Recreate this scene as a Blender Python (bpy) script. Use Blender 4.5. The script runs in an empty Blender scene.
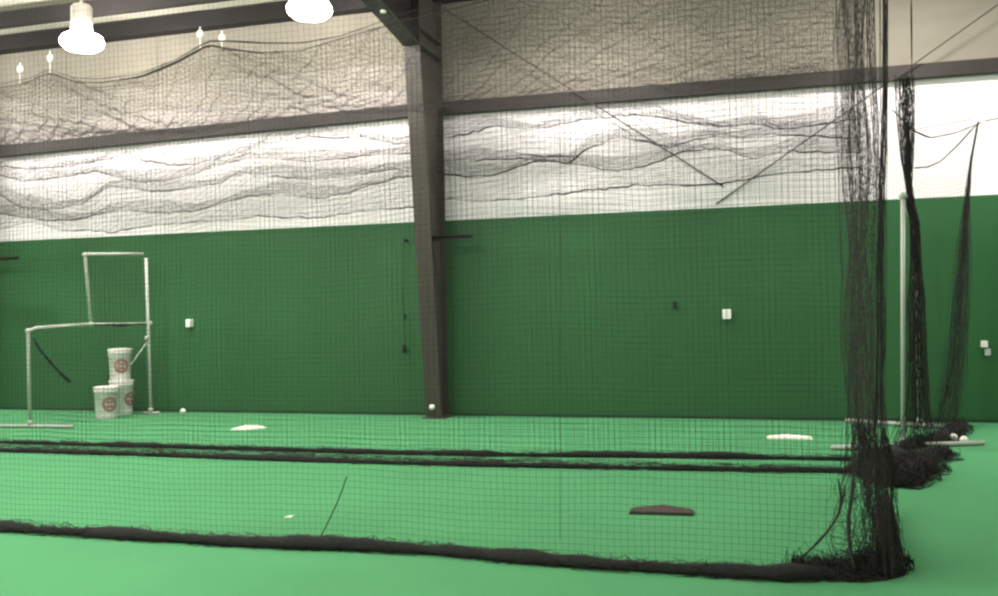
import bpy, math, random
import numpy as np
from mathutils import Matrix, Vector
random.seed(7); rng = np.random.default_rng(7)
S = bpy.context.scene
COL = S.collection
PI = math.pi

# ------------------------------------------------------------------ camera
F, H, D = 950.0, 1.30, 11.2
YAW, ROLL, HOR = math.radians(16.2), -0.019, 310.0
PIT = math.atan((HOR - 298) / F)
fv = np.array([-math.sin(YAW) * math.cos(PIT), math.cos(YAW) * math.cos(PIT), math.sin(PIT)])
rv = np.array([math.cos(YAW), math.sin(YAW), 0.0])
uv = np.cross(rv, fv)
cr, sr = math.cos(ROLL), math.sin(ROLL)
EYE = np.array([0.0, -D, H])
cam_d = bpy.data.cameras.new('camera')
cam = bpy.data.objects.new('camera', cam_d); COL.objects.link(cam)
cam_d.sensor_fit = 'HORIZONTAL'; cam_d.sensor_width = 36.0; cam_d.lens = F / 998 * 36.0
cam_d.clip_start = 0.05; cam_d.clip_end = 100
X_, Y_, Z_ = rv * cr + uv * sr, uv * cr - rv * sr, -fv
cam.matrix_world = Matrix(((X_[0], Y_[0], Z_[0], EYE[0]), (X_[1], Y_[1], Z_[1], EYE[1]), (X_[2], Y_[2], Z_[2], EYE[2]), (0, 0, 0, 1)))
S.camera = cam
S.cycles.filter_width = 2.5

def ray(px, py):
    dx, dy = px - 499, py - 298
    return fv * F + rv * (dx * cr + dy * sr) - uv * (-dx * sr + dy * cr)
def onfloor(px, py, z=0.0):                   # where a sight line meets the floor
    v = ray(px, py); return EYE + v * ((z - H) / v[2])
def onwall(px, py, Y=0.0):                    # where a sight line meets a plane parallel to the back wall
    v = ray(px, py); return EYE + v * ((Y + D) / v[1])

# ------------------------------------------------------------------ materials
def mat(name, col, rough=0.7, metal=0.0, noise=0.0, scale=8.0, col2=None, stretch=(1, 1, 1), bump=0.0, spec=0.3, detail=4.0):
    m = bpy.data.materials.new(name); m.use_nodes = True
    nt = m.node_tree; b = nt.nodes['Principled BSDF']
    b.inputs['Roughness'].default_value = rough; b.inputs['Metallic'].default_value = metal
    b.inputs['Specular IOR Level'].default_value = spec
    tc = nt.nodes.new('ShaderNodeTexCoord'); mp = nt.nodes.new('ShaderNodeMapping')
    mp.inputs['Scale'].default_value = stretch
    nt.links.new(tc.outputs['Object'], mp.inputs['Vector'])
    n = nt.nodes.new('ShaderNodeTexNoise'); n.inputs['Scale'].default_value = scale; n.inputs['Detail'].default_value = detail
    nt.links.new(mp.outputs['Vector'], n.inputs['Vector'])
    r = nt.nodes.new('ShaderNodeValToRGB')
    c2 = col2 or tuple(c * (1 - noise) for c in col)
    r.color_ramp.elements[0].position = 0.3; r.color_ramp.elements[1].position = 0.7
    r.color_ramp.elements[0].color = (*c2, 1); r.color_ramp.elements[1].color = (*col, 1)
    nt.links.new(n.outputs['Fac'], r.inputs['Fac']); nt.links.new(r.outputs['Color'], b.inputs['Base Color'])
    if bump:
        bp = nt.nodes.new('ShaderNodeBump'); bp.inputs['Strength'].default_value = bump; bp.inputs['Distance'].default_value = 0.01
        nt.links.new(n.outputs['Fac'], bp.inputs['Height']); nt.links.new(bp.outputs['Normal'], b.inputs['Normal'])
    return m
def emit(name, col, strength):
    m = bpy.data.materials.new(name); m.use_nodes = True
    b = m.node_tree.nodes['Principled BSDF']
    b.inputs['Base Color'].default_value = (*col, 1)
    b.inputs['Emission Color'].default_value = (*col, 1); b.inputs['Emission Strength'].default_value = strength
    return m
LAMP = 165.0
M = dict(
    turf=mat('green_turf', (0.070, 0.270, 0.112), 0.9, noise=0.10, scale=1.1, bump=0.0, spec=0.15),
    green=mat('green_wall_paint', (0.0215, 0.104, 0.0315), 0.6, noise=0.13, scale=1.2, stretch=(1, 1, 0.25), spec=0.3),
    white=mat('white_liner', (0.78, 0.75, 0.735), 0.6, noise=0.04, scale=3),
    fleece=mat('beige_insulation_dimmed', (0.205, 0.190, 0.150), 0.85, noise=0.10, scale=2.0, stretch=(1, 1, 3)),  # beige facing, with the lamps' upper cutoff also darkened into its colour
    roof=mat('white_roof_facing', (0.55, 0.52, 0.43), 0.8, noise=0.05, scale=2.0),
    liner=mat('painted_lamplight_low', (0.285, 0.265, 0.235), 0.7, noise=0.08, scale=2.0),  # wall colour lightened to imitate lamplight near the girt
    lamplit_high=mat('painted_lamplight_high', (0.235, 0.218, 0.182), 0.7, noise=0.08, scale=2.0),  # dimmer step of the same painted lamplight, higher up
    base=mat('shadow_gap_green', (0.012, 0.045, 0.018), 0.7),  # dark tone stands for the shadow gap at the wall foot
    steel=mat('grey_steel_paint', (0.058, 0.051, 0.041), 0.55, noise=0.15, scale=6),
    dsteel=mat('dark_purlin_paint', (0.010, 0.0085, 0.008), 0.6, noise=0.2, scale=5),
    gsteel=mat('girt_paint', (0.024, 0.0205, 0.016), 0.6, noise=0.2, scale=5),
    rod=mat('brace_rod_steel', (0.06, 0.055, 0.045), 0.5, metal=0.3),
    net=mat('black_net_twine', (0.030, 0.027, 0.025), 0.85, noise=0.3, scale=30),
    hem=mat('black_net_slack', (0.016, 0.018, 0.016), 0.9, noise=0.5, scale=40, bump=0.4),
    pipe=mat('white_pipe', (0.44, 0.47, 0.41), 0.4, noise=0.1, scale=10),
    bucket=mat('white_bucket_plastic', (0.86, 0.83, 0.78), 0.45, noise=0.05, scale=10),
    red=mat('red_print', (0.40, 0.22, 0.19), 0.6, noise=0.35, scale=20),
    plate=mat('white_rubber', (0.86, 0.86, 0.74), 0.6, noise=0.05, scale=10),
    brown=mat('brown_rubber', (0.060, 0.040, 0.030), 0.8, noise=0.4, scale=12),
    dgreen=mat('dark_rubber_edge', (0.012, 0.035, 0.016), 0.8),
    box=mat('white_box_plastic', (0.75, 0.78, 0.70), 0.5),
    greybox=mat('pale_grey_plastic', (0.42, 0.48, 0.42), 0.5),
    leather=mat('white_ball_leather', (0.80, 0.80, 0.74), 0.6),
    stitch=mat('red_stitch', (0.4, 0.03, 0.03), 0.7),
    dark=mat('black_plastic', (0.012, 0.016, 0.012), 0.6),
    galv=mat('galvanised_lamp_housing', (0.42, 0.40, 0.36), 0.5, metal=0.3, noise=0.1),
    lens=emit('glowing_refractor', (1.0, 0.93, 0.90), LAMP),
)

# ------------------------------------------------------------------ mesh helpers
def link(name, me, parent=None, m=None, smooth=False):
    o = bpy.data.objects.new(name, me); COL.objects.link(o)
    if m is not None: me.materials.append(m)
    if smooth: me.polygons.foreach_set('use_smooth', [True] * len(me.polygons))
    if parent is not None:
        o.parent = parent
        o.matrix_parent_inverse = Matrix.Translation(parent.location).inverted() if parent.rotation_euler.z == 0 else parent.matrix_basis.inverted()
    return o
class MB:
    """collects shapes in world coordinates for one mesh object"""
    def __init__(s): s.v = []; s.f = []; s.n = 0
    def add(s, V, Fc):
        V = np.asarray(V, float).reshape(-1, 3)
        s.f += [tuple(int(i) + s.n for i in q) for q in Fc]; s.v.append(V); s.n += len(V); return s
    def box(s, x0, x1, y0, y1, z0, z1):
        V = [(x, y, z) for x in (x0, x1) for y in (y0, y1) for z in (z0, z1)]
        return s.add(V, [(0, 1, 3, 2), (4, 6, 7, 5), (0, 4, 5, 1), (2, 3, 7, 6), (0, 2, 6, 4), (1, 5, 7, 3)])
    def prism(s, poly, axis, a, b):            # polygon in the two other axes, extruded along axis
        n = len(poly); V = []
        for t in (a, b):
            for p in poly:
                V.append((t, p[0], p[1]) if axis == 'x' else (p[0], t, p[1]) if axis == 'y' else (p[0], p[1], t))
        Fc = [tuple(range(n - 1, -1, -1)), tuple(range(n, 2 * n))]
        Fc += [(i, (i + 1) % n, n + (i + 1) % n, n + i) for i in range(n)]
        return s.add(V, Fc)
    def tube(s, pts, r, k=8, cap=True):
        P = np.asarray(pts, float); n = len(P)
        R = np.full(n, r) if np.isscalar(r) else np.asarray(r, float)
        T = np.gradient(P, axis=0) if n > 2 else np.repeat((P[1:] - P[:1]), 2, 0)
        T /= np.linalg.norm(T, axis=1)[:, None] + 1e-12
        ref = np.array([0.31, 0.17, 0.93]) if abs(T[0][2]) < 0.8 else np.array([0.9, 0.3, 0.1])
        A = np.cross(T, ref); A /= np.linalg.norm(A, axis=1)[:, None] + 1e-12
        B = np.cross(T, A)
        an = np.arange(k) * 2 * PI / k
        V = P[:, None] + R[:, None, None] * (A[:, None] * np.cos(an)[None, :, None] + B[:, None] * np.sin(an)[None, :, None])
        Fc = [(i * k + j, i * k + (j + 1) % k, (i + 1) * k + (j + 1) % k, (i + 1) * k + j) for i in range(n - 1) for j in range(k)]
        if cap: Fc += [tuple(range(k - 1, -1, -1)), tuple((n - 1) * k + j for j in range(k))]
        return s.add(V, Fc)
    def lathe(s, prof, c, k=24, axis=None):    # prof: (radius, height) pairs
        V = []; n = len(prof)
        for r, h in prof:
            for j in range(k):
                a = 2 * PI * j / k; V.append((c[0] + r * math.cos(a), c[1] + r * math.sin(a), c[2] + h))
        Fc = [(i * k + j, i * k + (j + 1) % k, (i + 1) * k + (j + 1) % k, (i + 1) * k + j) for i in range(n - 1) for j in range(k)]
        Fc += [tuple(range(k - 1, -1, -1)), tuple((n - 1) * k + j for j in range(k))]
        return s.add(V, Fc)
    def build(s, name, m, parent=None, smooth=False):
        me = bpy.data.meshes.new(name)
        me.from_pydata(np.concatenate(s.v).tolist(), [], s.f); me.update()
        return link(name, me, parent, m, smooth)
def threads(groups, name, m, parent):
    """groups: list of (P[n,k,3], radius): every row one twine, a three-sided tube"""
    VV = []; FF = []; off = 0; sd = 3
    for P, r in groups:
        P = np.asarray(P, float); n, k, _ = P.shape
        T = np.gradient(P, axis=1); T /= np.linalg.norm(T, axis=2)[..., None] + 1e-12
        A = np.cross(T, np.array([0.37, 0.81, 0.45])); A /= np.linalg.norm(A, axis=2)[..., None] + 1e-9
        B = np.cross(T, A)
        an = np.arange(sd) * 2 * PI / sd
        V = P[:, :, None] + r * (A[:, :, None] * np.cos(an)[:, None] + B[:, :, None] * np.sin(an)[:, None])
        VV.append(V.reshape(-1, 3))
        idx = off + np.arange(n * k * sd).reshape(n, k, sd)
        a = idx[:, :-1]; b = idx[:, 1:]
        Q = np.stack([a, np.roll(a, -1, 2), np.roll(b, -1, 2), b], -1).reshape(-1, 4)
        FF.append(Q); off += n * k * sd
    V = np.concatenate(VV); Q = np.concatenate(FF)
    me = bpy.data.meshes.new(name)
    me.vertices.add(len(V)); me.vertices.foreach_set('co', V.ravel())
    me.loops.add(Q.size); me.loops.foreach_set('vertex_index', Q.ravel().astype(np.int32))
    me.polygons.add(len(Q)); me.polygons.foreach_set('loop_start', np.arange(0, Q.size, 4, dtype=np.int32))
    me.update(calc_edges=True); me.validate()
    return link(name, me, parent, m)
def wob(U, V, amp, seed, f=1.0):               # slow three-axis wobble of a hanging cloth
    g = np.random.default_rng(seed); out = np.zeros(U.shape + (3,))
    for i in range(6):
        k = g.uniform(0.6, 4.5, 2) * f * g.choice([-1, 1], 2); ph = g.uniform(0, 6.28, 3)
        for c in range(3): out[..., c] += np.sin(k[0] * U + k[1] * V + ph[c]) / (1 + i * 0.35)
    return out * amp / 2
def sheet(fn, u0, u1, v0, v1, pitch, su=None, sv=None, r=0.0011, lu=None, lv=None):
    """twine groups of a net: fn(U,V)->points; lu, lv = real lengths of the u and v sides (for the mesh count)"""
    lu = lu or abs(u1 - u0); lv = lv or abs(v1 - v0)
    nu, nv = max(2, int(lu / pitch)), max(2, int(lv / pitch))
    su = su or max(4, int(lu / 0.10)); sv = sv or max(4, int(lv / 0.10))
    U, V = np.meshgrid(np.linspace(u0, u1, su + 1), np.linspace(v0, v1, nv + 1)); g1 = fn(U, V)
    V2, U2 = np.meshgrid(np.linspace(v0, v1, sv + 1), np.linspace(u0, u1, nu + 1)); g2 = fn(U2, V2)
    return [(g1, r), (g2, r)]
def tangle(path, width, height, n, r, seed, length=0.5, k=9):
    """loose strands heaped along a path: returns a twine group"""
    g = np.random.default_rng(seed); P = np.asarray(path, float)
    seg = np.linalg.norm(np.diff(P, axis=0), axis=1); cum = np.r_[0, np.cumsum(seg)]
    t0 = g.uniform(0, cum[-1], n)
    out = np.zeros((n, k, 3))
    step = g.normal(0, length / k, (n, k)).cumsum(1) + g.uniform(-1, 1, (n, 1)) * np.linspace(0, length, k)[None]
    t = np.clip(t0[:, None] + step, 0, cum[-1])
    for c in range(3): out[..., c] = np.interp(t, cum, P[:, c])
    off = np.cumsum(g.normal(0, width / 4, (n, k, 2)), 1) + g.normal(0, width / 3, (n, 1, 2))
    off = np.clip(off, -width, width)
    out[..., :2] += off
    rad = np.clip(1 - (np.linalg.norm(off, axis=2) / (width * 1.3)) ** 2, 0.05, 1)
    out[..., 2] += rad * height * np.clip(np.abs(g.normal(0.55, 0.3, (n, k))), 0.03, 1.1)
    return (out, r)
def thing(name, label, cat, loc=(0, 0, 0), group=None):
    o = bpy.data.objects.new(name, None); COL.objects.link(o); o.location = loc; o.empty_display_size = 0.2
    return tag(o, label, cat, group)
def tag(o, label, cat, group=None):
    o['label'] = label; o['category'] = cat
    if group: o['group'] = group
    return o
def struct(o): o['kind'] = 'structure'; return o
def interp(pts, Y):                            # pixel polyline on a plane parallel to the wall -> sorted world points
    P = np.array([onwall(x, y, Y) for x, y in pts]); return P
def zline(pts, Y):
    P = interp(pts, Y); return lambda X: np.interp(X, P[:, 0], P[:, 2])

# ------------------------------------------------------------------ the room
XL, XR, YF = -19.0, 8.0, -17.0
struct(MB().box(XL, XR, YF, 0.0, -0.1, 0.0).build('floor', M['turf']))
struct(MB().box(XL, XR, 0.0, 0.2, 0.0, 2.43).build('wall_back_lower', M['green']))
struct(MB().box(XL, XR, 0.0, 0.2, 2.43, 3.80).build('wall_back', M['white']))
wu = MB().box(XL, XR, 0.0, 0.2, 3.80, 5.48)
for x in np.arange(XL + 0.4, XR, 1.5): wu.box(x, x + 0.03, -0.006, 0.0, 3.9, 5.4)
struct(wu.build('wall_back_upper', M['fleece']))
struct(MB().box(XL, -4.0, -0.008, 0.0, 3.80, 4.12).build('painted_lamplight_band_1', M['liner']))  # thin bands added to paint the lamps' falloff up the left wall
struct(MB().box(XL, -4.0, -0.008, 0.0, 4.12, 4.46).build('painted_lamplight_band_2', M['lamplit_high']))
struct(MB().box(XL, XR, -0.02, 0.0, 0.0, 0.035).build('shadow_gap_back', M['base']))  # dark strip added to draw the shadow line along the wall foot
SL = 1 / 12
cy = lambda y: 5.37 - y * SL
struct(MB().prism([(0.2, cy(0.2)), (YF, cy(YF)), (YF, cy(YF) + 0.15), (0.2, cy(0.2) + 0.15)], 'x', XL, XR).build('ceiling', M['roof']))
struct(MB().box(XL - 0.2, XL, YF, 0.2, 0.0, 7.0).build('wall_left', M['white']))
struct(MB().box(XR, XR + 0.2, YF, 0.2, 0.0, 7.0).build('wall_right', M['white']))
struct(MB().box(XL, XR, YF - 0.2, YF, 0.0, 7.0).build('wall_front', M['white']))

# roof purlins and eave strut (C sections running along the wall)
def csection(y0, y1, z0, z1, t, xa, xb, lip=0.05):
    b = MB()
    b.box(xa, xb, y0, y1, z0, z0 + t); b.box(xa, xb, y0, y1, z1 - t, z1)
    b.box(xa, xb, y1 - t, y1, z0 + t, z1 - t)
    b.box(xa, xb, y0, y0 + t, z0 + t, z0 + lip); b.box(xa, xb, y0, y0 + t, z1 - lip, z1 - t)
    return b
def cface(y0, y1, z0, z1, t, xa, xb):          # web facing the room
    b = MB()
    b.box(xa, xb, y0, y0 + t, z0, z1); b.box(xa, xb, y0 + t, y1, z0, z0 + t); b.box(xa, xb, y0 + t, y1, z1 - t, z1)
    return b
o = cface(-0.20, -0.01, 5.14, 5.35, 0.012, XL, XR).build('eave_beam', M['dsteel'])
tag(o, 'dark steel beam along the top of the wall just under the roof', 'beam', 'roof beams')
for i, (y, lab) in enumerate([(-1.05, 'dark steel roof purlin passing behind the left lamp, nearer than the eave beam'),
                              ]):
    z = 5.15
    o = cface(y, y + 0.09, z, z + 0.20, 0.012, XL, XR).build('roof_purlin', M['dsteel'])
    tag(o, lab, 'beam', 'roof beams')

# ------------------------------------------------------------------ steel frame
def front(z): return -0.36 - 0.118 * z
def make_column(name, x, label, arm=0.52, az=2.19):
    t = thing(name, label, 'column', (x, -0.3, 0), 'steel columns')
    zt = 5.3
    MB().prism([(-0.05, 0), (front(0) + .012, 0), (front(4.4) + .012, 4.4), (front(4.4) + .012, zt), (-0.05, zt)], 'x', x - 0.006, x + 0.006).build('web', M['steel'], t)
    MB().prism([(front(0), 0.0), (front(4.4), 4.4), (front(4.4) + .014, 4.4), (front(0) + .014, 0.0)], 'x', x - 0.10, x + 0.10).build('front_flange', M['steel'], t)
    MB().box(x - 0.08, x + 0.08, -0.05, -0.036, 0, zt).build('back_flange', M['steel'], t)
    MB().box(x - 0.14, x + 0.14, front(0) - 0.03, -0.02, 0.0, 0.018).build('base_plate', M['steel'], t)
    for z in (4.42, 4.62):
        MB().box(x - 0.09, x + 0.09, front(4.4), -0.05, z, z + 0.014).build('stiffener', M['steel'], t)
    # angle iron arm with a tapering gusset, reaching along the wall
    b = MB(); z = az
    b.prism([(x + 0.006, z + 0.012), (x + arm, z + 0.012), (x + arm, z - 0.02), (x + 0.006, z - 0.045)], 'y', -0.345, -0.335)
    b.box(x + 0.006, x + arm, -0.40, -0.335, z + 0.012, z + 0.022)
    b.build('bracket_arm', M['gsteel'], t)
    return t
c_ = make_column('steel_column', -4.0, 'grey tapered steel column standing against the green wall at centre')
p = onwall(432, 407, front(.15) - .02)
MB().lathe([(0.012, -0.035), (0.032, -0.028), (0.036, 0.0), (0.032, 0.022), (0.012, 0.03)], p, 14).build('foot_bumper', M['box'], c_, True)['label'] = 'small white knob near the column foot'
make_column('steel_column', -11.02, 'steel column at the left edge with only its bracket arm in view', 0.90, 2.15)
# rafter with its haunch
t = thing('steel_rafter', 'dark steel rafter with haunch bolted to the top of the column', 'rafter', (-4.0, -0.9, 4.4))
x = -4.0; yb, zb = front(4.4), 4.40
ye, ze = -9.0, 5.62
MB().prism([(yb, zb + .012), (ye, ze), (ye, cy(ye) - .01), (yb, cy(yb) - .03)], 'x', x - 0.006, x + 0.006).build('web', M['dsteel'], t)
MB().prism([(yb, zb - .002), (ye, ze - .014), (ye, ze), (yb, zb + .012)], 'x', x - 0.10, x + 0.10).build('bottom_flange', M['steel'], t)
MB().prism([(yb, cy(yb) - .03), (ye, cy(ye) - .03), (ye, cy(ye) - .012), (yb, cy(yb) - .012)], 'x', x - 0.10, x + 0.10).build('top_flange', M['steel'], t)
MB().box(x - 0.1, x + 0.1, yb - 0.016, yb - 0.001, zb, cy(yb) - .03).build('end_plate', M['dsteel'], t)
P = onwall(371, 7, -1.75)
MB().lathe([(0.03, -0.05), (0.035, 0), (0.02, 0.04)], (x + 0.03, -1.78, 4.56), 10).build('white_clamp', M['box'], t)['label'] = 'small white clamp'

# wall girts, one per bay
def girt(xa, xb, za, zb_, label):
    t = MB()
    for (y0, y1, q0, q1, m_) in [(-0.10, -0.09, 0.0, 0.15, 0), (-0.09, -0.003, 0.0, 0.01, 0), (-0.09, -0.003, 0.14, 0.15, 0)]:
        V = [(xx, y, zz + q) for xx, zz in ((xa, za), (xb, zb_)) for y in (y0, y1) for q in (q0, q1)]
        t.add(V, [(0, 1, 3, 2), (4, 6, 7, 5), (0, 4, 5, 1), (2, 3, 7, 6), (0, 2, 6, 4), (1, 5, 7, 3)])
    o = t.build('wall_girt', M['gsteel'])
    return tag(o, label, 'beam', 'wall girts')
girt(-18.9, -4.09, 3.52, 3.755, 'dark steel girt along the white wall left of the column')
girt(-3.91, 7.9, 3.745, 3.70, 'dark steel girt along the white wall right of the column')

# crossed bracing rods of the right bay
for pa, pb, lab in [((443, 8), (724, 187), 'thin brace rod slanting down to the right from the column top'),
                    ((1030, -18), (716, 204), 'thin brace rod slanting down to the left from the upper right corner')]:
    A, B = onwall(*pa, -0.24), onwall(*pb, -0.01)
    tag(MB().tube([A, B], 0.008, 8).build('brace_rod', M['rod']), lab, 'brace rod', 'crossed brace rods')

# ------------------------------------------------------------------ high bay lamps
def make_lamp(P, label):
    x, y, z = P
    t = thing('high_bay_lamp', label, 'lamp', (x, y, z), 'high bay lamps')
    MB().lathe([(0.10, -0.075), (0.19, -0.065), (0.24, -0.02), (0.25, 0.03), (0.225, 0.08), (0.15, 0.11)], (x, y, z), 32).build('refractor', M['lens'], t, True)
    MB().lathe([(0.15, 0.101), (0.135, 0.15), (0.125, 0.20), (0.125, 0.44), (0.10, 0.47)], (x, y, z), 24).build('ballast_housing', M['galv'], t, True)
    MB().lathe([(0.02, 0.47), (0.02, cy(y) - z)], (x, y, z), 10).build('hanger_rod', M['galv'], t)
    return t
make_lamp(onwall(82, 43.5, -1.5), 'glowing high-bay lamp with grey housing, left of the two')
make_lamp(onwall(309.5, 11, -1.5), 'glowing high-bay lamp nearer the steel column, right of the two')
def lamp_glow(x, y, z, w, size=0.25):
    l = bpy.data.lights.new('lamp_light', 'POINT'); l.shadow_soft_size = size; l.energy = w; l.color = (1.0, 0.93, 0.915)
    o = bpy.data.objects.new('lamp_light', l); COL.objects.link(o); o.location = (x, y, z)
LW = 250
def lamp_beam(x, y, z, w, size=0.45):
    l = bpy.data.lights.new('lamp_light', 'AREA'); l.shape = 'DISK'; l.size = size; l.energy = w; l.color = (1.0, 0.93, 0.915)
    o = bpy.data.objects.new('lamp_light', l); COL.objects.link(o); o.location = (x, y, z)
for x, w in ((-11.2, 1.3), (-1.9, 0.75), (1.3, 0.65), (4.3, 0.8)):
    lamp_glow(x, -1.5, 4.78, LW * w * 0.42); lamp_beam(x, -1.5, 4.68, 105 * w)
for x, w in ((-11.2, 0.9), (-8.1, 1.4), (-5.0, 1.4), (-1.9, 0.15)): lamp_glow(x, -6.6, 5.1, LW * w)
for x, w in ((-8.1, 1.8), (-5.0, 2.3), (-1.9, 0.7)): lamp_glow(x, -11.0, 5.5, LW * w)

# ------------------------------------------------------------------ nets
GN = 'batting cage nets'
PITCH = 0.045
def rope(b, pts, r, seed, lump=0.3, k=7, step=0.06):
    P = np.asarray(pts, float); seg = np.linalg.norm(np.diff(P, axis=0), axis=1); cum = np.r_[0, np.cumsum(seg)]
    n = max(4, int(cum[-1] / step)); t = np.linspace(0, cum[-1], n)
    Q = np.stack([np.interp(t, cum, P[:, c]) for c in range(3)], 1)
    g = np.random.default_rng(seed)
    nz = np.convolve(g.normal(0, 1, n + 8), np.ones(9) / 3, 'valid')[:n]
    R = r * np.clip(1 + lump * nz, 0.45, 1.8)
    return b.tube(Q, R, k), Q
def flatten(o, z0, kz):                        # press a lumpy roll down on the floor
    me = o.data; n = len(me.vertices); co = np.empty(n * 3); me.vertices.foreach_get('co', co); co = co.reshape(-1, 3)
    co[:, 2] = np.maximum(co[:, 2], z0); me.vertices.foreach_set('co', co.ravel()); me.update()

def hanging_net(name, Y, xa, xb, top, label, seed, hem_r, hem_pts, pitch=PITCH, r=0.0010, wamp=0.012, hang=None):
    t = thing(name, label, 'net', ((xa + xb) / 2, Y, 0), GN)
    def fn(U, V):
        zt = top(U); P = np.zeros(U.shape + (3,))
        P[..., 0] = U; P[..., 1] = Y; P[..., 2] = 0.03 + V * (zt - 0.03)
        w = wob(U, V * 3.5, wamp, seed); w2 = wob(U, V * 3.5, 0.004, seed + 50, 3.0)
        P += w * np.array([1.0, 2.5, 0.9]) + w2
        P[..., 2] = np.clip(P[..., 2], 0.012, zt + 0.01)
        return P
    hgt = float(np.mean(top(np.linspace(xa, xb, 40))))
    threads(sheet(fn, xa, xb, 0, 1, pitch, lv=hgt, sv=int(hgt / 0.12), r=r), 'netting', M['net'], t)
    b = MB(); rope(b, [(p[0], p[1], hem_r * 0.6) for p in hem_pts], hem_r, seed, 0.35)
    h = b.build('hem_roll', M['hem'], t, True); flatten(h, 0.004, 1)
    threads([tangle([(p[0], p[1], 0.0) for p in hem_pts], hem_r * 1.5, hem_r * 2.2, int(70 * abs(xb - xa)), 0.0016, seed, 0.4)], 'slack_netting', M['net'], t)
    return t
# nearest net (its top is above the picture)
hA = [onfloor(*p) for p in [(-220, 512), (-100, 522), (0, 531), (125, 539), (250, 547), (375, 551), (450, 556), (500, 561), (600, 569), (700, 575), (780, 580), (850, 578), (902, 574)]]
YA = -6.42
netA = hanging_net('cage_net', YA, hA[0][0], 0.42, lambda X: 3.9 + 0 * X, 'nearest black cage net crossing the whole foreground, hem on the turf', 11, 0.036, hA, pitch=0.034, r=0.0007, wamp=0.010)
b = MB(); Q = [(x, YA, 3.9) for x in np.linspace(hA[0][0], 0.42, 20)]; b.tube(Q, 0.008, 6); b.build('top_cable', M['net'], netA)
sA = [onwall(*p, YA) for p in [(348, 476), (344, 488), (338, 503), (330, 520), (320, 540)]]
b = MB(); b.tube([p + np.array([0, -0.015, 0]) for p in sA], 0.0035, 6); b.build('loose_cord', M['net'], netA)
b = MB(); b.tube([onwall(560.5, y, YA) + np.array([0, -.01, 0]) for y in range(120, 560, 20)], 0.0012, 5); b.build('lacing_seam', M['net'], netA)
for pts, rr in ([[(845, 488), (841, 505), (836, 518), (826, 532), (812, 547), (797, 560), (792, 572)], 0.006], [[(854, 470), (851, 500), (848, 520), (849, 545), (854, 566)], 0.009],
                [[(800, 572), (812, 564), (820, 565), (838, 560), (848, 563)], 0.005], [[(838, 478), (841, 500), (838, 515)], 0.006]):
    b = MB(); rope(b, [onwall(*p, YA) + np.array([0, -0.02, 0]) for p in pts], rr, 3, 0.3, 6, 0.03); b.build('drape_fold', M['net'], netA)

# middle pair of divider nets
topC = zline([(-160, 122), (-60, 100), (0, 88), (30, 82), (48, 72), (75, 82), (100, 83), (140, 77), (175, 63), (208, 45), (228, 49), (260, 53), (300, 51), (330, 42), (372, 30), (400, 22), (440, 12), (520, -8), (640, -5), (760, -22), (900, -25)], -3.08)
topB = zline([(-160, 112), (-60, 92), (0, 84), (30, 78), (48, 69), (75, 78), (100, 79), (140, 74), (175, 60), (208, 41), (228, 41), (262, 43), (302, 43), (340, 36), (380, 22), (400, 15), (440, 2), (520, -18), (640, -16), (760, -34), (900, -38)], -3.62)
hB = [onfloor(*p) for p in [(-120, 446), (0, 452), (125, 455.5), (250, 460), (375, 464), (500, 467), (625, 469.5), (750, 471.5), (850, 473)]]
hC = [onfloor(*p) for p in [(-150, 437), (0, 443.5), (125, 447), (250, 450.5), (375, 454), (500, 456.5), (625, 457.5), (750, 459), (850, 461)]]
netB = hanging_net('cage_net', -3.62, hB[0][0], 0.46, topB, 'black divider net with the nearer of the paired dark floor hems', 21, 0.027, hB)
netC = hanging_net('cage_net', -3.08, hC[0][0], 0.50, topC, 'black divider net with the farther of the paired dark floor hems', 31, 0.027, hC)
for nt_, tp, Y, ra in ((netB, topB, -3.62, 0.005), (netC, topC, -3.08, 0.008)):
    xs = np.linspace(hB[0][0] if Y < -3.3 else hC[0][0], 0.55, 160)
    b = MB(); rope(b, [(x, Y, float(tp(x))) for x in xs], ra, 5, 0.35, 6, 0.08); b.build('top_rope', M['net'], nt_)
for px, py in ((20, 69), (50, 58), (200, 34), (222, 38)):
    p = onwall(px, py, -3.08)
    b = MB(); a = np.linspace(0, 2 * PI, 13); b.tube([(p[0] + 0.022 * math.cos(q), p[1], p[2] + 0.03 * math.sin(q)) for q in a], 0.014, 6)
    b.tube([(p[0], p[1], p[2] + 0.04), (p[0], p[1], p[2] + 0.07)], 0.006, 5)
    b.tube([(p[0], p[1], p[2] - 0.045), (p[0], p[1], float(topC(p[0])))], 0.005, 5)
    b.build('clip', M['box'], netC, True)['label'] = 'white clip holding up the net'

mid = [(0.5 * (p[0] + q[0]), -3.36, 0.0) for p, q in zip(hB, hC)]
threads([tangle(mid, 0.22, 0.012, 420, 0.0013, 71, 0.5)], 'slack_netting', M['net'], netC)

# roof net of the far cage, sagging from the divider to the wall girt
t = thing('roof_net', 'speckled black roof net sagging between divider top and wall girt', 'net', (-5, -1.9, 3.7), GN)
def roof(U, V):
    P = np.zeros(U.shape + (3,)); P[..., 0] = U + 0.0; P[..., 1] = -3.05 + V * 2.1
    za = topC(U); zb_ = 3.62 + 0.03 * np.sin(U * 2.1)
    P[..., 2] = za * (1 - V) + zb_ * V - 0.14 * np.sin(PI * V) * (1 + 0.4 * np.sin(U * 1.7 + 1)) 
    P += wob(U * 2, V * 5, 0.025, 77, 1.5) * np.array([1, 1, 0.9]) + wob(U * 2, V * 5, 0.03, 78, 6.0)
    return P
threads(sheet(roof, -11.5, 0.55, 0, 1, PITCH, lv=2.3, su=320, sv=36, r=0.00145), 'netting', M['net'], t)

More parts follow.
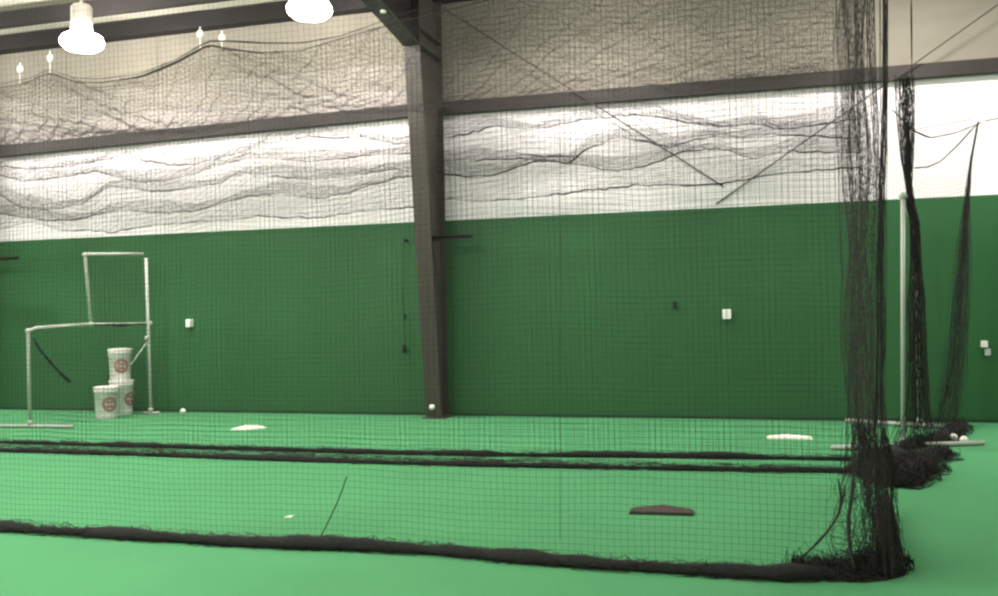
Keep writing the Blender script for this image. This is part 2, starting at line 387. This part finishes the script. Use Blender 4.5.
# gathered nets looped up along the wall under the girt
Lz = lambda pts: [(x / 2.4825, y / 2.4825) for x, y in pts]
Rz = lambda pts: [(440 + x / 2.17, y / 2.17) for x, y in pts]
left_lines = [Lz(l) for l in (
    [(-250, 430), (0, 412), (60, 420), (160, 415), (240, 400), (310, 388), (380, 402), (440, 413), (530, 398), (620, 372), (700, 350), (760, 338), (840, 345), (880, 338), (990, 358)],
    [(-250, 450), (0, 436), (60, 450), (150, 441), (240, 425), (290, 440), (350, 452), (430, 446), (520, 418), (600, 395), (680, 392), (760, 402), (860, 392), (930, 384), (990, 382)],
    [(-250, 490), (0, 486), (50, 514), (130, 521), (200, 506), (270, 463), (330, 467), (380, 476), (450, 471), (540, 455), (605, 431), (680, 436), (760, 446), (840, 440), (900, 430), (990, 418)],
    [(-250, 540), (0, 530), (60, 540), (120, 548), (200, 545), (260, 527), (300, 521), (340, 524), (400, 529), (480, 525), (560, 502), (620, 486), (700, 481), (780, 493), (860, 480), (920, 460), (990, 441)],
    [(-250, 585), (0, 572), (40, 556), (90, 552), (150, 572), (200, 571), (280, 577), (340, 565), (420, 556), (500, 549), (570, 546), (640, 536), (720, 541), (800, 540), (880, 527), (990, 516)])]
right_lines = [Rz(l) for l in (
    [(-30, 282), (0, 300), (60, 291), (120, 274), (200, 281), (300, 262), (420, 248), (520, 262), (600, 276), (680, 268), (740, 281), (800, 275), (870, 262), (1000, 258)],
    [(-30, 350), (0, 356), (100, 346), (200, 346), (280, 355), (320, 322), (400, 301), (450, 306), (500, 322), (580, 296), (660, 300), (760, 292), (870, 300), (1000, 300)],
    [(-30, 372), (0, 376), (60, 386), (130, 377), (200, 352), (250, 351), (300, 356), (380, 372), (440, 363), (520, 332), (600, 322), (680, 345), (760, 327), (870, 331), (1000, 335)],
    [(-30, 432), (0, 431), (80, 436), (180, 431), (280, 419), (400, 406), (480, 401), (560, 403), (640, 396), (720, 379), (800, 371), (880, 366), (1000, 362)])]
def gathered(lines, Y, xa, xb, label, seed):
    t = thing('gathered_net', label, 'net', ((xa + xb) / 2, Y, 3.0), GN)
    fl = [zline(l, Y) for l in lines]
    n = len(fl)
    keys = []                                   # (y, z-function): fall to a fold, loop back up behind, fall again
    keys.append((Y, lambda X: 3.72 + 0 * X))
    for i, f in enumerate(fl):
        keys.append((Y - 0.03, (lambda X, f=f: f(X) + 0.05 )))
        keys.append((Y, f))
        if i < n - 1: keys.append((Y + 0.06, lambda X, f=f, g=(fl[i - 1] if i else None): f(X) + 0.13 + 0.05 * np.sin(X * 3)))
    m = len(keys)
    xs_ = np.linspace(xa, xb, 60); Zm = np.array([np.mean(k[1](xs_)) for k in keys])
    gap = np.array([np.mean(np.abs(keys[i + 1][1](xs_) - keys[i][1](xs_))) + abs(keys[i + 1][0] - keys[i][0]) for i in range(m - 1)])
    cum = np.r_[0, np.cumsum(gap)]; knots = cum / cum[-1]
    def fn(U, V):
        s = np.interp(V, knots, np.arange(m)); P = np.zeros(U.shape + (3,)); P[..., 0] = U
        Z = np.stack([k[1](U) for k in keys]); Yk = np.array([k[0] for k in keys])
        i = np.clip(np.floor(s).astype(int), 0, m - 2); w = s - i
        a = np.take_along_axis(Z, i[None], 0)[0]; b_ = np.take_along_axis(Z, i[None] + 1, 0)[0]
        P[..., 2] = a + (b_ - a) * w; P[..., 1] = Yk[i] + (Yk[i + 1] - Yk[i]) * w
        P += wob(U * 2, V * 9, 0.02, seed, 1.5) * np.array([1, 0.6, 0.5]) + wob(U * 2, V * 9, 0.022, seed + 9, 5.0) * np.array([1, .5, .5])
        P[..., 1] = np.minimum(P[..., 1], -0.03)
        return P
    threads(sheet(fn, xa, xb, 0, 1, 0.030, lv=cum[-1], su=int(abs(xb - xa) / 0.05), sv=90, r=0.0013), 'netting', M['net'], t)
    for i, f in enumerate(fl):
        xs = np.linspace(xa, xb, int((xb - xa) / 0.05))
        b = MB(); g = np.random.default_rng(seed + i)
        rope(b, [(x, Y, float(f(x)) + 0.008 * g.normal()) for x in xs], 0.0058, seed + i, 0.5, 5, 0.05)
        b.build('fold_edge', M['net'], t)
    return t
gathered(left_lines, -0.42, -10.8, -4.12, 'black netting looped up in wavy rolls on the white wall left of the column', 41)
gathered(right_lines, -0.42, -3.88, 0.92, 'black netting looped up in wavy rolls on the white wall right of the column', 61)

# end curtain of the near cage, seen almost edge-on at the right
t = thing('end_curtain_net', 'dense black end curtain net hanging edge-on at the right cage corner', 'net', (0.52, -5.0, 0), GN)
def curt(U, V):
    P = np.zeros(U.shape + (3,)); s = (U + 6.40) / 2.8
    P[..., 1] = U
    slump = np.clip(1 - V * 4.2, 0, 1)
    P[..., 0] = 0.47 + 0.035 * s + 0.035 * np.sin(U * 9 + 0.5) + slump * (0.025 + 0.06 * s) * np.abs(np.sin(U * 4.2 + 0.6 + V * 5)) + slump ** 2 * 0.02
    P[..., 2] = 0.02 + V * 3.88
    P += wob(U * 3, V * 4, 0.02, 91, 1.5) * np.array([1, 1.5, 0.6])
    P[..., 2] = np.maximum(P[..., 2], 0.012)
    return P
threads(sheet(curt, -6.40, -3.62, 0, 1, 0.043, lv=3.9, su=60, sv=60, r=0.0012, lu=4.0), 'netting', M['net'], t)
# gathered corner bundles: strands falling straight from the roof cable
def bundle(name, parent, path, width, n, seed, r=0.0022, k=30, xmax=None):
    g = np.random.default_rng(seed); P = np.asarray(path, float)
    tt = np.linspace(0, 1, k); src = np.linspace(0, 1, len(P))
    C = np.stack([np.interp(tt, src, P[:, c]) for c in range(3)], 1)
    W = np.interp(tt, src, width)
    o0 = g.normal(0, 0.5, (n, 1, 2)); o1 = np.cumsum(g.normal(0, 0.10, (n, k, 2)), 1)
    L = np.repeat(C[None], n, 0); off = np.clip(o0 + o1, -1.3, 1.3) * W[None, :, None]
    L[..., :2] += off
    L[..., 2] = np.maximum(L[..., 2] + g.normal(0, 0.01, (n, k)), 0.012)
    if xmax is not None: L[..., 0] = np.where(L[..., 0] > xmax, 2 * xmax - L[..., 0], L[..., 0])
    # cross twines tie neighbouring strands together
    cross = []
    for i in range(int(n * 1.5)):
        a, c = g.integers(0, n, 2); q = g.integers(1, k - 1)
        cross.append(np.linspace(L[a, q], L[c, min(k - 1, q + g.integers(-1, 2))], 4))
    return threads([(L, r), (np.array(cross), 0.0014)], name, M['net'], parent)
top = lambda px, Y, z: np.array([*onwall(px, 100, Y)[:2], z])
def pcol(pts, Y): return [onwall(x, y, Y) for x, y in pts]
A0 = pcol([(886, -220), (886, -40), (885, 120), (882, 200), (880, 320), (879, 420), (882, 490), (887, 572)], YA + 0.05)
bundle('corner_fold', t, A0, [0.024, 0.024, 0.022, 0.024, 0.028, 0.035, 0.045, 0.06], 24, 5, 0.0016)
A1 = pcol([(848, -120), (850, 60), (856, 160), (858, 200), (857, 320), (856, 420), (852, 480)], -3.7)
bundle('corner_fold', t, A1, [0.07, 0.07, 0.05, 0.06, 0.06, 0.07, 0.07], 14, 6, 0.0015)
A2 = pcol([(872, -120), (868, 20), (866, 60), (875, 160), (872, 220), (868, 320), (866, 420), (866, 470)], -4.6)
bundle('corner_fold', t, A2, [0.06, 0.05, 0.03, 0.06, 0.07, 0.08, 0.09, 0.10], 18, 8, 0.0015)
A3 = pcol([(863, 425), (866, 450), (870, 480), (875, 520), (876, 560), (880, 574)], YA + 0.22)
bundle('corner_fold', t, A3, [0.06, 0.09, 0.15, 0.17, 0.17, 0.15], 70, 18, 0.0012, xmax=0.535)
A4 = pcol([(884, 430), (893, 470), (893, 500), (897, 540), (898, 570)], YA + 0.12)
bundle('corner_fold', t, A4, [0.01, 0.025, 0.03, 0.035, 0.03], 18, 19, 0.0012)
# its slack lying on the turf
fl = [onfloor(*p) for p in [(800, 577), (850, 578), (880, 574), (898, 566), (893, 540), (888, 515)]]
threads([tangle([(p[0] - 0.03, p[1], 0) for p in fl], 0.06, 0.16, 360, 0.0017, 15, 0.35), tangle([(p[0], p[1], 0) for p in fl[:4]], 0.07, 0.10, 420, 0.0022, 16, 0.3)], 'slack_netting', M['net'], t)
b = MB(); rope(b, [(p[0], p[1], 0.02) for p in fl[:4]], 0.045, 9, 0.4); h = b.build('hem_roll', M['hem'], t, True); flatten(h, 0.004, 1)

# heap of net where the divider nets end
t = thing('net_heap', 'black heap of slack net on the turf below the white screen', 'net', (0.9, -3.1, 0), GN)
hp = [onfloor(*p) for p in [(862, 472), (874, 474), (895, 472), (915, 473), (932, 471)]]
hp2 = [onfloor(*p) for p in [(868, 461), (884, 461), (905, 462), (925, 462), (945, 457)]]
hp3 = [onfloor(*p) for p in [(900, 452), (915, 448), (935, 444), (950, 438), (962, 428)]]
hp4 = [onfloor(*p) for p in [(870, 480), (890, 486), (905, 487), (925, 478)]]
b = MB()
for q, r_, sd in ((hp, 0.065, 1), (hp2, 0.065, 2), (hp3, 0.05, 3), (hp4, 0.055, 4)): rope(b, [(p[0], p[1], r_ * 0.35) for p in q], r_, sd, 0.45, 9, 0.05)
h = b.build('core', M['hem'], t, True); flatten(h, 0.004, 1)
threads([tangle([(p[0], p[1], 0) for p in q], w, hh, n, 0.0022, sd, 0.35) for q, w, hh, n, sd in
         ((hp, 0.13, 0.12, 340, 1), (hp2, 0.13, 0.11, 340, 2), (hp3, 0.12, 0.13, 340, 3), (hp4, 0.10, 0.16, 220, 4))], 'loose_netting', M['net'], t)

# net panel closing the far cage's rear right end
YE = -0.62
t = thing('rear_net_panel', 'thin net panel with slack top rope before the bright wall at far right', 'net', (1.5, YE, 0), GN)
topE = zline([(860, 86), (895, 112), (912, 130), (930, 138), (955, 133), (985, 121)], YE)
edge = np.array(pcol([(978, 122), (972, 160), (969, 200), (967, 250), (964, 310), (960, 370), (953, 415), (947, 428)], YE))
def pan(U, V):
    P = np.zeros(U.shape + (3,)); z = 0.02 + V * 3.1
    xr = np.interp(z, edge[::-1, 2], edge[::-1, 0])
    xl = 0.95
    P[..., 0] = xl + (xr - xl) * U ** 0.85; P[..., 1] = YE
    zt = topE(P[..., 0]); P[..., 2] = 0.02 + V * (zt - 0.02)
    P += wob(U * 3, V * 4, 0.012, 111, 2.0)
    P[..., 2] = np.maximum(P[..., 2], 0.012); return P
threads(sheet(pan, 0, 1, 0, 1, 0.043, lu=1.3, lv=3.1, r=0.0011), 'netting', M['net'], t)
b = MB(); rope(b, [(x, YE, float(topE(x))) for x in np.linspace(1.2, 2.06, 40)], 0.008, 4, 0.4, 6, 0.04)
A_, B_ = onwall(985, 121, YE), onwall(1010, 116, YE); b.tube([A_, B_], 0.006, 6); A_, B_ = onwall(912, 130, YE), onwall(972, 119, YE); b.tube([A_, B_], 0.004, 6); b.build('top_rope', M['net'], t)
b = MB(); rope(b, [onwall(*p, YE - .02) for p in [(914, 168), (928, 167), (941, 161), (958, 145), (974, 127), (984, 121)]], 0.005, 6, 0.4, 6, 0.04); b.build('slack_fold', M['net'], t)
wd = np.interp(np.linspace(0, 1, len(edge)), [0, 0.25, 0.4, 0.8, 1], [0.006, 0.012, 0.06, 0.11, 0.12])
bundle('edge_fold', t, edge - np.array([[0.03, 0, 0]]) * np.linspace(0, 1, len(edge))[:, None] * 2.2, wd, 74, 12, 0.0017)

# net bunched and hung over the white screen
t = thing('draped_net', 'black net bunched over the white screen frame and falling to the turf', 'net', (1.1, -1.9, 0), GN)
pth = pcol([(905, 78), (906, 110), (907, 150), (909, 185), (911, 205), (915, 225), (916, 265), (916, 300), (917, 360), (917, 410), (912, 440)], -1.95)
bundle('hanging_bunch', t, pth, [0.065, 0.06, 0.045, 0.02, 0.025, 0.03, 0.035, 0.055, 0.06, 0.08, 0.14], 105, 13, 0.0019, 44)
q = pcol([(895, 75), (896, 110), (900, 150), (906, 185), (909, 200)], -2.05); b = MB(); rope(b, q, 0.005, 3, 0.3, 6, 0.05)
q = pcol([(911, -20), (912, 80), (913, 130), (911, 170), (910, 200), (918, 215), (920, 226)], -2.05); rope(b, q, 0.0045, 8, 0.4, 6, 0.05); b.build('edge_rope', M['net'], t)

# ------------------------------------------------------------------ protective screens of white pipe
def pipe(name, a, b_, parent, r=0.021):
    return MB().tube([a, b_], r, 10).build(name, M['pipe'], parent, True)
def knuckle(b, p, r=0.034): b.lathe([(0.004, -r), (r * 0.8, -r * 0.6), (r, 0), (r * 0.8, r * 0.6), (0.004, r)], p, 10)
# left: an L-shaped pitching screen standing edge-on to the wall
a0, a1 = onfloor(30, 428), onfloor(151, 414.5)
def on_ls(px, py):                             # on the screen's own upright plane
    n = np.cross(a1 - a0, [0, 0, 1.0]); v = ray(px, py); return EYE + v * (np.dot(a0 - EYE, n) / np.dot(v, n))
t = thing('pitching_screen', 'white pipe L-shaped pitching screen standing by the green wall at left', 'screen', tuple((a0 + a1) / 2))
lt, lb = on_ls(28, 331), a0 + [0, 0, 0.02]
it, im = on_ls(85, 255), on_ls(91, 324)
rt, rm, rb = on_ls(146, 258), on_ls(150, 323), a1 + [0, 0, 0.02]
lt2 = on_ls(36, 328); it2 = on_ls(88, 254); tr = on_ls(143, 254)
MB().tube([lb, lt + (lb - lt) * 0.04, lt, lt2, lt2 + (im - lt2) * 0.03], 0.021, 10).build('post', M['pipe'], t, True)
pipe('post', rb, rt, t); 
MB().tube([im, it + (im - it) * 0.05, it, it2, it2 + (tr - it2) * 0.04], 0.021, 10).build('post', M['pipe'], t, True)
pipe('notch_rail', lt2, im, t); pipe('top_rail', it2, tr, t); 
pipe('middle_rail', im, rm, t, 0.012)
pipe('diagonal_brace', on_ls(130, 366), on_ls(147, 342), t, 0.008)
for p in (lt, it, im, rm, lb + [0, 0, 0.05], rb + [0, 0, 0.05], on_ls(147, 338)):
    b = MB(); knuckle(b, p); b.build('pipe_fitting', M['pipe'], t, True)
dfoot = np.array([1.0, 0.08, 0]); 
for p, ha, hb in ((a0, 0.72, 0.58), (a1, 0.12, 0.12)):
    q = np.array([p[0], p[1], 0.022]); pipe('foot', q - dfoot * ha, q + dfoot * hb, t)
ax = (a1 - a0)
def lnet(U, V):
    lo = np.stack([lb + (rb - lb) * 0, rb]); P = (lb + (rb - lb) * U[..., None]) * (1 - V[..., None]) + (lt + (rm - lt) * U[..., None]) * V[..., None]
    return P + wob(U * 3, V * 3, 0.01, 5, 2)
def lnet2(U, V):
    P = (im + (rm - im) * U[..., None]) * (1 - V[..., None]) + (it + (rt - it) * U[..., None]) * V[..., None]
    return P + wob(U * 3, V * 3, 0.01, 6, 2)
threads(sheet(lnet, 0, 1, 0, 1, 0.045, lu=1.9, lv=1.1, r=0.0012) + sheet(lnet2, 0, 1, 0, 1, 0.045, lu=1.0, lv=0.9, r=0.0012), 'screen_netting', M['net'], t)
b = MB(); rope(b, [on_ls(*p) for p in [(33, 338), (40, 350), (50, 362), (60, 373), (70, 382)]], 0.016, 3, 0.4, 6, 0.04); b.build('loose_net_edge', M['hem'], t)
b = MB(); rope(b, [im, (im + rm) / 2 + np.array([0, 0, -0.02]), rm], 0.016, 4, 0.6, 6, 0.04); b.build('tied_net_roll', M['hem'], t)

# right: the same kind of screen, seen edge-on behind the net corner
f0, r0 = onfloor(903, 447.5), onfloor(920, 427)
t = thing('protective_screen', 'white pipe protective screen seen edge-on behind the net corner at right', 'screen', tuple((f0 + r0) / 2))
hz = onwall(904, 196, f0[1])[2]; hr = onwall(920, 226, r0[1])[2]
ft, rt = np.array([f0[0], f0[1], hz]), np.array([r0[0], r0[1], hr])
ft[0] += 0.05
MB().tube([[f0[0], f0[1], 0.02], ft], 0.019, 12).build('post', M['pipe'], t, True)
MB().tube([[r0[0], r0[1], 0.02], rt], 0.021, 12).build('post', M['pipe'], t, True)
pipe('top_rail', ft - [0, 0, 0.03], rt - [0, 0, 0.01], t); 
mz = onwall(918, 277, r0[1])[2]
for A_, B_ in ((onfloor(832, 450.5), onfloor(984, 445.5)), (onfloor(846, 422.5), onfloor(958, 430))):
    A_[2] = B_[2] = 0.024; pipe('foot', A_, B_, t, 0.023)
for p in ((f0[0], f0[1], 0.06), tuple(ft), (r0[0], r0[1], 0.06), tuple(rt), (r0[0], r0[1], mz + 0.0)):
    b = MB(); knuckle(b, p, 0.038); b.build('pipe_fitting', M['pipe'], t, True)

# ------------------------------------------------------------------ ball buckets
def make_bucket(x, y, z, h, label, r=0.15, turn=0.0, red=True):
    t = thing('ball_bucket', label, 'bucket', (x, y, z), 'ball buckets')
    pail = MB().lathe([(r * 0.86, 0.0), (r * 0.88, 0.01), (r * 0.99, h * 0.84), (r * 1.03, h * 0.845), (r * 1.03, h * 0.88), (r * 1.0, h * 0.885), (r * 1.0, h * 0.94)], (x, y, z), 32).build('pail', M['bucket'], t, True)
    MB().lathe([(r * 1.05, h * 0.93), (r * 1.07, h * 0.94), (r * 1.07, h * 0.985), (r * 0.98, h), (r * 0.9, h * 0.985)], (x, y, z), 32).build('lid', M['bucket'], t)
    # printed emblem wrapped round the pail: a ring with a bar across
    b = MB(); to = math.atan2(EYE[1] - y, EYE[0] - x) + turn
    for i in range(20):
        a = 2 * PI * i / 20; a2 = 2 * PI * (i + 1) / 20
        V = []
        for q, rr in ((a, 0.062), (a2, 0.062), (a2, 0.104), (a, 0.104)):
            an = to + rr * math.cos(q) / r; zz = h * 0.45 + rr * math.sin(q) * 0.95
            R_ = r * (0.88 + 0.11 * zz / (h * 0.84)) + 0.003
            V.append((x + R_ * math.cos(an), y + R_ * math.sin(an), z + zz))
        b.add(V, [(0, 1, 2, 3)])
    for s_ in (-1, 1):
        V = []
        for i in range(9):
            an = to + (-0.05 + 0.1 * i / 8) / r
            for dz in (-0.018, 0.018):
                zz = h * 0.45 + dz + 0.028 * s_; R_ = r * (0.88 + 0.11 * zz / (h * 0.84)) + 0.003
                V.append((x + R_ * math.cos(an), y + R_ * math.sin(an), z + zz))
        b.add(V, [(2 * i, 2 * i + 2, 2 * i + 3, 2 * i + 1) for i in range(8)])
    b.build('printed_emblem', M['red'], pail)['label'] = 'dull red printed emblem'
    # bail handle
    b = MB(); side = to + PI / 2
    pts = []
    for i in range(13):
        a = PI * i / 12; lx = math.cos(a) * r * 1.06; dz = -math.sin(a) * h * 0.33
        out = math.sin(a) * r * 1.08 + 0.0
        pts.append((x + lx * math.cos(side) + out * math.cos(to) , y + lx * math.sin(side) + out * math.sin(to), z + h * 0.86 + dz))
    b.tube(pts, 0.004, 6); b.build('bail_handle', M['galv'], pail)
    return t
c = onfloor(123, 414); make_bucket(c[0], c[1] - 0.02, 0, 0.46, 'white ball bucket on the floor bearing another bucket on its lid', 0.150, 0.9)
make_bucket(c[0] - 0.02, c[1] - 0.02, 0.461, 0.42, 'white ball bucket with dull red print, topmost of the stack', 0.145, 0.1)
c2 = onfloor(113, 417); make_bucket(c2[0], c2[1] - 0.13, 0, 0.41, 'white ball bucket with round red print in front of the stack', 0.145, 0.35)

# ------------------------------------------------------------------ home plates
def home_plate(P, w, ang, m, label, name='home_plate', th=0.016, edge=None, dep=1.0):
    h = w / 2
    poly = [(-h, h * dep), (h, h * dep), (h, 0), (0, -h * dep), (-h, 0)]
    ca, sa = math.cos(ang), math.sin(ang)
    t = thing(name, label, 'base', (P[0], P[1], 0), 'home plates')
    def pr(sc, z0, z1): return MB().prism([(P[0] + sc * (x * ca - y * sa), P[1] + sc * (x * sa + y * ca)) for x, y in poly], 'z', z0, z1)
    pr(1.0, 0.0005, th * 0.6).build('bevelled_edge', edge or m, t); pr(0.93, th * 0.6, th).build('top_face', m, t)
    return t
home_plate(onfloor(252, 428.2), 0.35, math.radians(95), M['plate'], 'white home plate on the turf left of the column')
home_plate(onfloor(789, 437.5), 0.42, math.radians(183), M['plate'], 'white home plate on the turf near the net corner at right', dep=0.75)
home_plate(onfloor(662, 511), 0.40, math.radians(184), M['brown'], 'dark brown home plate between the near net and divider nets', th=0.018, edge=M['dgreen'], dep=0.65)

# ------------------------------------------------------------------ small things
def ball(px, py, label):
    p = onfloor(px, py); r = 0.037
    me = bpy.data.meshes.new('baseball'); import bmesh
    bm = bmesh.new(); bmesh.ops.create_uvsphere(bm, u_segments=20, v_segments=12, radius=r); bm.to_mesh(me); bm.free()
    o = link('baseball', me, None, M['leather'], True); o.location = (p[0], p[1], r)
    tag(o, label, 'ball', 'baseballs')
    b = MB(); n = 60; pts = []
    for i in range(n + 1):
        a = 2 * PI * i / n; q = np.array([0.75 * math.cos(a) + 0.25 * math.cos(3 * a), 0.75 * math.sin(a) - 0.25 * math.sin(3 * a), 0.87 * math.sin(2 * a)])
        q = q / np.linalg.norm(q) * r * 1.005; pts.append((p[0] + q[0], p[1] + q[1], r + q[2]))
    b.tube(pts, 0.0012, 4); b.build('stitching', M['stitch'], o)
    return o
ball(183, 414, 'white baseball on the turf at the wall, right of the pitching screen')
ball(953.5, 441.5, 'white baseball beside the screen foot under the net edge')
ball(964, 444, 'dim baseball touching the end of the white screen foot')

def wall_plate(px, py, w, h, dpt, m, label, name, cat, group=None):
    p = onwall(px, py, 0)
    t = thing(name, label, cat, (p[0], 0, p[2]), group)
    y1 = -0.001
    cov = MB().prism([(p[0] - w / 2, p[2] - h / 2 + .008), (p[0] - w / 2 + .008, p[2] - h / 2), (p[0] + w / 2 - .008, p[2] - h / 2), (p[0] + w / 2, p[2] - h / 2 + .008),
                (p[0] + w / 2, p[2] + h / 2 - .008), (p[0] + w / 2 - .008, p[2] + h / 2), (p[0] - w / 2 + .008, p[2] + h / 2), (p[0] - w / 2, p[2] + h / 2 - .008)], 'y', -dpt, y1).build('cover_plate', m, t)
    for s_ in (-1, 1):
        MB().box(p[0] - 0.014, p[0] + 0.014, -dpt - 0.004, -dpt, p[2] + s_ * h * 0.22 - 0.014, p[2] + s_ * h * 0.22 + 0.014).build('socket', m, cov)
    return t
wall_plate(191, 323, 0.075, 0.11, 0.07, M['box'], 'white outlet box on the green wall right of the pitching screen', 'outlet_box', 'outlet', 'wall outlets')
wall_plate(727, 314, 0.095, 0.11, 0.045, M['box'], 'white outlet box on the green wall right of the column', 'outlet_box', 'outlet', 'wall outlets')
wall_plate(984, 344, 0.065, 0.07, 0.03, M['box'], 'upper of the two small white plates on the wall at far right', 'wall_plate', 'outlet', 'wall outlets')
wall_plate(987.5, 352, 0.055, 0.075, 0.02, M['greybox'], 'lower of the two small white plates on the wall at far right', 'wall_plate', 'outlet', 'wall outlets')
wall_plate(675, 305, 0.045, 0.09, 0.03, M['dark'], 'small black box on the green wall left of the white outlet', 'wall_switch', 'switch')
# black pull cord hanging in front of the wall beside the column
t = thing('pull_cord', 'thin black cord with dark handle hanging left of the steel column', 'cord', tuple(onwall(404, 350, -0.1)))
q = [onwall(x, y, -0.1) for x, y in [(404, 240), (403, 270), (403, 300), (404, 330), (404, 344)]]
MB().tube(q, 0.004, 6).build('cord', M['dark'], t)
p = onwall(404, 349, -0.1); MB().lathe([(0.012, 0.06), (0.03, 0.04), (0.036, 0.0), (0.03, -0.045), (0.01, -0.055)], p, 12).build('handle', M['dark'], t, True)
p = onwall(405, 316, -0.1); MB().lathe([(0.008, 0.03), (0.017, 0.0), (0.008, -0.04)], p, 10).build('cord_stop', M['dark'], t, True)
p = onwall(404, 240, -0.1); MB().box(p[0] - 0.012, p[0] + 0.012, -0.11, 0.0, p[2] - 0.012, p[2] + 0.012).build('hook', M['dark'], t)
# scrap of white tape
p = onfloor(289, 517)
tag(MB().prism([(p[0] - 0.02, p[1] - 0.025), (p[0] + 0.022, p[1] - 0.02), (p[0] + 0.018, p[1] + 0.03), (p[0] - 0.012, p[1] + 0.022)], 'z', 0.001, 0.005).build('paper_scrap', M['plate']), 'tiny white paper scrap on the turf behind the near net', 'scrap')

# ------------------------------------------------------------------ world and view
w = bpy.data.worlds.new('world'); S.world = w; w.use_nodes = True
w.node_tree.nodes['Background'].inputs['Color'].default_value = (0.02, 0.02, 0.02, 1)
vs = S.view_settings
S.display_settings.display_device = 'sRGB'
vs.view_transform = 'Standard'; vs.look = 'None'; vs.gamma = 1.0; vs.use_curve_mapping = False; vs.exposure = 0.30
